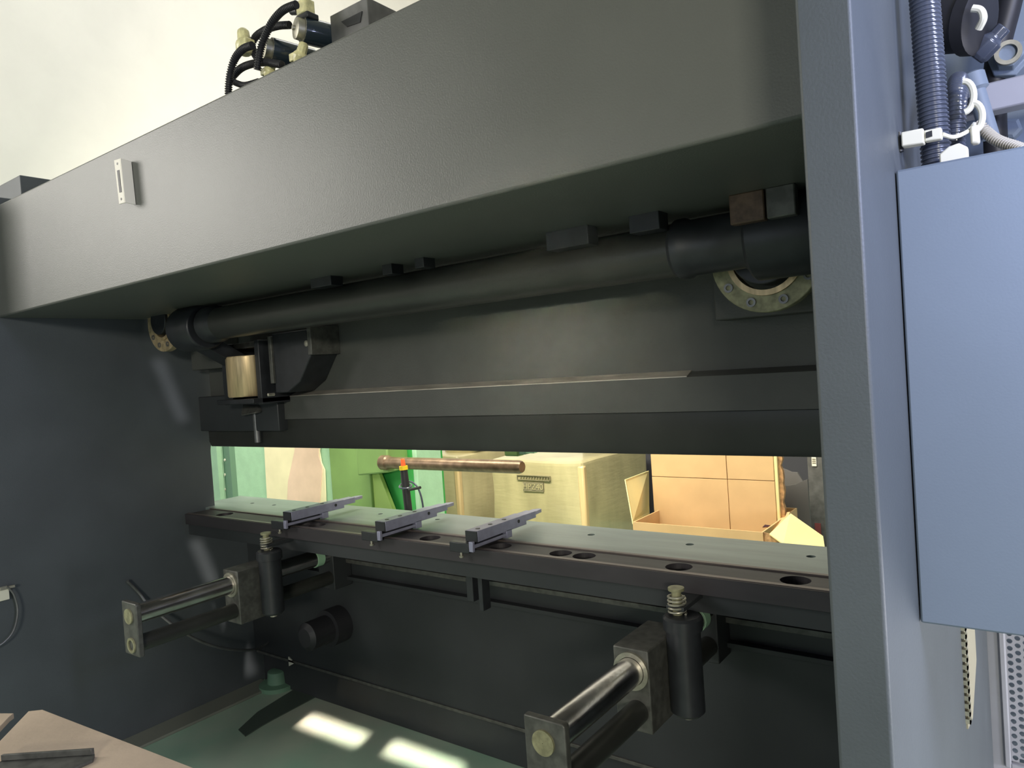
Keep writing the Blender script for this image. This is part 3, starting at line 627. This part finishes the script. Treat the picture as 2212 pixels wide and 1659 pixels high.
MB().lathe((s0.x-0.05,3.28,(s0.z+s1.z)/2),(1,0,0),[(0,0.048),(0.05,0.048),(0.06,0.040),(0.1,0.038),(s1.x-s0.x+0.03,0.038),(s1.x-s0.x+0.045,0.034),(s1.x-s0.x+0.05,0.03)],32).build('shaft','rodbrown',GM,label='brown steel shaft')
MB().prism([(xc-0.02,3.28,s0.z-0.09),(s0.x,3.28,s0.z-0.06),(s0.x,3.28,s0.z+0.10),(xc-0.02,3.28,s0.z+0.10)],(0,0.2,0)).build('shaft_boss','olive',GM,bevel=0.01)
v=[at(x,y,'Y',3.385) for x,y in ((570,955),(692,955),(690,975),(694,1000),(701,1015),(704,1095),(577,1085))]
CS=thing('pale_patch','cream and pink patch with a wavy edge on the mint green machine','sheet',(v[4].x,3.385,0.6))  # thin cream and pink shapes laid over the cabinet front
MB().prism(v,(0,0.008,0)).build('cream_patch','patchc',CS)
v=[at(x,y,'Y',3.380) for x,y in ((640,955),(688,955),(688,985),(696,1010),(690,1092),(620,1088),(622,1040))]
MB().prism(v,(0,0.004,0)).build('pink_patch','patchp',CS)
# sensor
SN=thing('sensor_wand','black sensor wand with orange tip and yellow ring in front of the green machine','sensor',at(881,1090,'Y',2.9))
b=at(882,1100,'Y',2.9); t=at(872,1013,'Y',2.9); d=(t-b).normalized()
hb=b.z/d.z; MB().lathe(b-d*hb,d,[(0,0.024),(hb+(t-b).length*0.7,0.022),(hb+(t-b).length,0.020)],20).build('wand_body','rubber',SN)
MB().lathe(t-d*0.005,d,[(0,0.024),(0.022,0.024),(0.022,0.018)],20).build('collar','yellow',SN)
MB().lathe(t+d*0.016,d,[(0,0.014),(0.035,0.012),(0.042,0.008)],16).build('tip','orange',SN)
c=at(876,1050,'Y',2.9); pts=[c+Vector((0.034*math.cos(q),0.034*math.sin(q),0.006*math.sin(q)-0.006*math.cos(q))) for q in [k*PI/12 for k in range(25)]]
MB().tube(pts,0.0055,8).build('cable_loop','hose',SN)
MB().tube(bez([at(866,1046,'Y',2.93),at(885,1040,'Y',2.95),at(900,1050,'Y',2.95),at(909,1070,'Y',2.95),at(914,1096,'Y',2.95),at(915,1120,'Y',2.95)],8),0.0055,8).build('sensor_cable','hose',SN)
MB().cyl(at(884,1058,'Y',2.87),at(908,1053,'Y',2.87),0.008,10).build('cable_end','rubber',SN)

# wrapped pallet loads
def wrapped(name, x0,x1,y0,y1,z1,m_,label,rseed):
    mb=MB(); rnd=random.Random(rseed); bm=mb.bm
    bmesh.ops.create_cube(bm,size=1); bmesh.ops.bevel(bm,geom=bm.edges[:],offset=0.05,segments=3,affect='EDGES',profile=0.6)
    bmesh.ops.subdivide_edges(bm,edges=bm.edges[:],cuts=4,use_grid_fill=True)
    for v_ in bm.verts:
        c=v_.co; c.x=x0+(c.x+.5)*(x1-x0); c.y=y0+(c.y+.5)*(y1-y0); c.z=0.12+(c.z+.5)*(z1-0.12)
        k=0.006; c.x+=k*math.sin(9*c.z+3*c.y+rseed); c.y+=k*math.sin(7*c.x+11*c.z+rseed); c.z+=k*math.sin(8*c.x+5*c.y)
    T=thing(name,label,'wrapped load',((x0+x1)/2,(y0+y1)/2,0),'stretch wrapped loads behind the machine')
    mb.build('wrapped_goods',m_,T,merge=False)
    MB().box(x1-0.05,x1+0.004,y0-0.006,y0+0.05,0.12,z1-0.03).build('corner_protector','cardy2',T,bevel=0.015)
    mp=MB()
    for k in range(3):
        xx=x0+0.04+(x1-x0-0.16)*k/2; mp.box(xx,xx+0.08,y0+0.02,y1-0.02,0,0.09)
    for k in range(5):
        yy=y0+0.02+(y1-y0-0.14)*k/4; mp.box(x0,x1,yy,yy+0.1,0.09,0.112)
    mp.build('pallet','card',T)
    return T
xA0=at(1060,1050,'Y',4.5).x; xA1=at(1262,1050,'Y',4.5).x; zA=at(1060,998,'Y',4.5).z
WA=wrapped('wrapped_carton',xA0,xA1,4.5,5.55,zA+0.02,'film','film wrapped carton with dark stencilled print, behind the shaft end',2)
xB0=at(860,1050,'Y',4.6).x; xB1=at(992,1050,'Y',4.6).x
WB=wrapped('wrapped_carton',xB0,xB1,4.6,5.5,zA+0.03,'film2','film wrapped load between the green machine and the printed carton',5)
def flatbag(px0,py0,px1,py1,Y,label):
    a=at(px0,py0,'Y',Y); b=at(px1,py1,'Y',Y); mb=MB(); bm=mb.bm; bmesh.ops.create_icosphere(bm,subdivisions=4,radius=1)
    c=(a+b)/2; sx=abs(b.x-a.x)/2; sz=abs(a.z-b.z)/2
    for v_ in bm.verts:
        n=0.10*math.sin(5*v_.co.x+3*v_.co.y)+0.08*math.sin(9*v_.co.z+4*v_.co.x)
        v_.co=Vector((c.x+v_.co.x*sx*(1+n),c.y+v_.co.y*0.22,c.z+v_.co.z*sz*(1+n)))
    return tag(mb.build('plastic_bag','film2',merge=False),label,'bag')
flatbag(975,930,1050,992,4.95,'crumpled clear plastic bag on top of the load left of the printed carton')
# print on the carton
tx=at(1128,1066,'Y',4.485)
PR=thing('printed_mark','faded stencil with lettering HPZ40 on the wrapped carton front','marking',tx)
def pl(px0,py0,px1,py1,y,m_,n_,T,dz=0.004):
    a=at(px0,py0,'Y',y); b=at(px1,py1,'Y',y); return MB().box(min(a.x,b.x),max(a.x,b.x),y,y+dz,min(a.z,b.z),max(a.z,b.z)).build(n_,m_,T)
Yp=4.484
M['stencil']=mat('faded_stencil_block',(0.20,0.18,0.11),0.6,var=0.1,scale=20)
a=at(1129,1041,'Y',Yp); b=at(1174,1063,'Y',Yp)
zl_,zh_=min(a.z,b.z)-0.0,max(a.z,b.z); 
MB().box(a.x,b.x,Yp,Yp+0.012,zl_,zh_).build('stencil_block','stencil',PR)
def text(body,x,z,size,y,m_,T):
    c=bpy.data.curves.new('lettering','FONT'); c.body=body; c.size=size; c.extrude=0.001; c.align_x='CENTER'; c.align_y='CENTER'
    o=bpy.data.objects.new('lettering',c); COL.objects.link(o)
    dg=bpy.context.evaluated_depsgraph_get(); me=bpy.data.meshes.new_from_object(o.evaluated_get(dg)); bpy.data.objects.remove(o)
    me.transform(Matrix.Translation((x,y,z))@Matrix.Rotation(PI/2,4,'X')); me.materials.clear(); me.materials.append(M[m_])
    o=bpy.data.objects.new('lettering',me); COL.objects.link(o); o.parent=T; o.matrix_parent_inverse=wm(T).inverted(); return o
text('HPZ40',(a.x+b.x)/2,(zl_+zh_)/2,0.066,Yp-0.003,'film',PR)
c0=at(1116,1027,'Y',Yp); c1=at(1188,1041,'Y',Yp)
c1z=c1.z+0.004; c0z=c0.z
mb=MB(); t_=0.004
mb.box(c0.x,c1.x,Yp,Yp+0.012,c1z,c1z+t_).box(c0.x,c1.x,Yp,Yp+0.012,c0z,c0z+t_).box(c0.x,c0.x+t_,Yp,Yp+0.012,c1z,c0z).box(c1.x-t_,c1.x,Yp,Yp+0.012,c1z,c0z)
for k in range(11):
    xx=c0.x+0.03+k*(c1.x-c0.x-0.06)/10; mb.box(xx,xx+0.012,Yp,Yp+0.012,c1z+0.018,c0z-0.010)
mb.build('stencil_frame','stencil',PR)

# cardboard: open carton with a flattened carton standing in it
CT=thing('open_carton','open tan cardboard box with a low front rim and bright yellow right flap','carton',(-1.8,4.0,0))
r0=at(1367,1132,'Y',3.85); r1=at(1648,1153,'Y',3.85); zr=(r0.z+r1.z)/2
MB().box(r0.x,r1.x,3.85,3.858,0.02,zr+0.01).build('front_wall','card',CT)
MB().box(r0.x,r0.x+0.008,3.858,4.5,0.02,zr+0.01).build('side_wall','card',CT)
MB().box(r1.x-0.008,r1.x,3.858,4.5,0.02,zr+0.01).build('side_wall','card',CT)
MB().box(r0.x,r1.x,4.5,4.508,0.02,zr+0.01).build('back_wall','card',CT)
MB().box(r0.x,r1.x,3.85,4.508,0.0,0.02).build('carton_floor','card',CT)
f=[at(1366,1132,'Y',3.86),at(1349,1036,'Y',3.95),at(1400,1017,'Y',4.35),at(1401,1112,'Y',4.4)]
MB().prism(f,(0.006,0,0)).build('left_flap','cardy',CT)
f=[at(1662,1153,'Y',3.84),at(1708,1109,'Y',4.15),at(1778,1158,'Y',4.0),at(1782,1185,'Y',3.8),at(1692,1175,'Y',3.72)]
MB().prism(f,(0,0.0,-0.006)).build('right_flap','cardy',CT,label='bright yellow cardboard flap')
f=[at(1648,1150,'Y',3.86),at(1662,1153,'Y',3.85),at(1692,1175,'Y',3.8),at(1690,1200,'Y',3.8),at(1648,1200,'Y',3.86)]
MB().prism(f,(0,0.008,0)).build('corner_gusset','cardd',CT)
f=[at(1690,1108,'Y',4.3),at(1706,1106,'Y',4.2),at(1700,1125,'Y',4.15),at(1660,1155,'Y',3.95)]
MB().prism(f,(0,0.008,0)).build('back_flap','card',CT)
FC=thing('flattened_carton','large flat tan cardboard carton with fold lines standing upright','carton',(-1.7,4.25,0))
Yc=4.2
a=at(1404,960,'Y',Yc); b=at(1668,960,'Y',Yc); xm=at(1572,1050,'Y',Yc).x; zf=at(1404,1029,'Y',Yc).z; zf2=at(1660,1036,'Y',Yc).z
zt2=at(1500,900,'Y',Yc).z
MB().box(a.x,xm-0.002,Yc,Yc+0.012,0.03,zf-0.002).build('carton_panel','card',FC,bevel=0.001)
MB().box(xm+0.002,b.x,Yc,Yc+0.012,0.03,zf-0.002).build('carton_panel','card',FC,bevel=0.001)
MB().box(a.x,xm-0.002,Yc,Yc+0.012,zf+0.002,zt2).build('carton_panel','card',FC,bevel=0.001)
MB().box(xm+0.002,b.x,Yc,Yc+0.012,zf+0.002,zt2).build('carton_panel','card',FC,bevel=0.001)
MB().box(a.x+0.01,b.x-0.001,Yc+0.0125,Yc+0.03,0.03,zt2).build('carton_backing','card',FC)
c=at(1681,1050,'Y',Yc).x; MB().box(b.x+0.001,c,Yc+0.004,Yc+0.05,0.03,zt2).build('carton_fold','cardy',FC,bevel=0.003)
rnd=random.Random(3); e=[]; zz=0.1
while zz<zt2: e.append((c+0.022+rnd.uniform(-0.010,0.008),Yc+0.02,zz)); zz+=0.035
MB().prism([(c+0.001,Yc+0.02,0.1)]+e+[(c+0.001,Yc+0.02,zt2)],(0,0.03,0)).build('torn_edge','cardd',FC)
p=at(1658,1146,'Y',Yc); mb=MB()
for dz in (0.018,-0.020):
    mb.prism([(p.x-0.028,Yc-0.002,p.z+dz),(p.x-0.012,Yc-0.002,p.z+dz+0.016),(p.x+0.018,Yc-0.002,p.z+dz+0.014),(p.x+0.004,Yc-0.002,p.z+dz+0.004)],(0,0.0019,0))
mb.build('printed_symbol','inkp',FC)
# dark things at the right of the gap
a=at(1690,1000,'Y',4.75); b=at(1762,1000,'Y',4.75)
tag(MB().box(a.x-2.1,b.x+0.4,5.75,5.95,0,2.0).build('dark_cabinet','dark',bevel=0.004),'dark cabinet standing behind the cardboard at the right','cabinet')
f=[at(x,y,'Y',4.7) for x,y in ((1690,1012),(1698,1015),(1709,1020),(1722,1021),(1735,1040),(1740,1150))]
f+=[Vector((f[-1].x,4.7,0)),Vector((f[0].x,4.7,0))]
tag(MB().prism(f,(0,0.02,0)).build('foam_sheet','grey'),'torn grey sheet piece behind the carton edge','sheet')
f=[at(x,y,'Y',4.6) for x,y in ((1680,1049),(1705,1049),(1720,1046),(1735,1039),(1744,1036),(1751,1140),(1753,1230),(1680,1230))]
f=[Vector((v_.x,4.6,0.0 if k>=6 else v_.z)) for k,v_ in enumerate(f)]
tag(MB().prism(f,(0,0.02,0)).build('grey_panel','grey'),'dark grey panel standing right of the torn carton edge','panel')
a=at(1747,1050,'Y',4.9); b=at(1768,1050,'Y',4.9)
PO=thing('steel_post','worn grey steel post with white label at the right end of the gap','post',(a.x,4.9,0))
MB().box(a.x,b.x+0.03,4.9,4.96,0,1.6).build('post_body','steel',PO,bevel=0.002)
a=at(1753,986,'Y',4.895); b=at(1764,1007,'Y',4.895); k=MB().box(a.x,b.x,4.892,4.899,b.z,a.z).build('label','pale',PO,label='small white label')
for q in (0.3,0.5,0.7): MB().box(a.x+0.004,b.x-0.004,4.889,4.8925,b.z+(a.z-b.z)*q,b.z+(a.z-b.z)*q+0.005).build('label_line','ink',k)
a=at(1760,1130,'Y',4.895); b=at(1774,1152,'Y',4.895); MB().box(a.x,b.x,4.892,4.899,b.z-0.02,a.z).build('red_patch','red',PO,label='dull red paint patch')
p=at(1112,975,'Y',3.0)
HC=thing('pendant_connector','green connector block hanging just under the ram edge','connector',(p.x,3.0,p.z+0.1))
MB().box(p.x-0.055,p.x+0.035,2.98,3.04,p.z-0.024,p.z+0.12).build('connector_body','olive',HC,bevel=0.008)
MB().box(p.x+0.035,p.x+0.075,2.985,3.03,p.z-0.014,p.z+0.05).build('connector_neck','mintd',HC,bevel=0.003)
MB().box(p.x+0.075,p.x+0.125,2.99,3.025,p.z-0.008,p.z+0.05).build('connector_plug','mint',HC,bevel=0.003)
MB().cyl((p.x,3.0,p.z+0.11),(p.x,3.0,7.0),0.012,12).build('pendant_pipe','olive',HC)
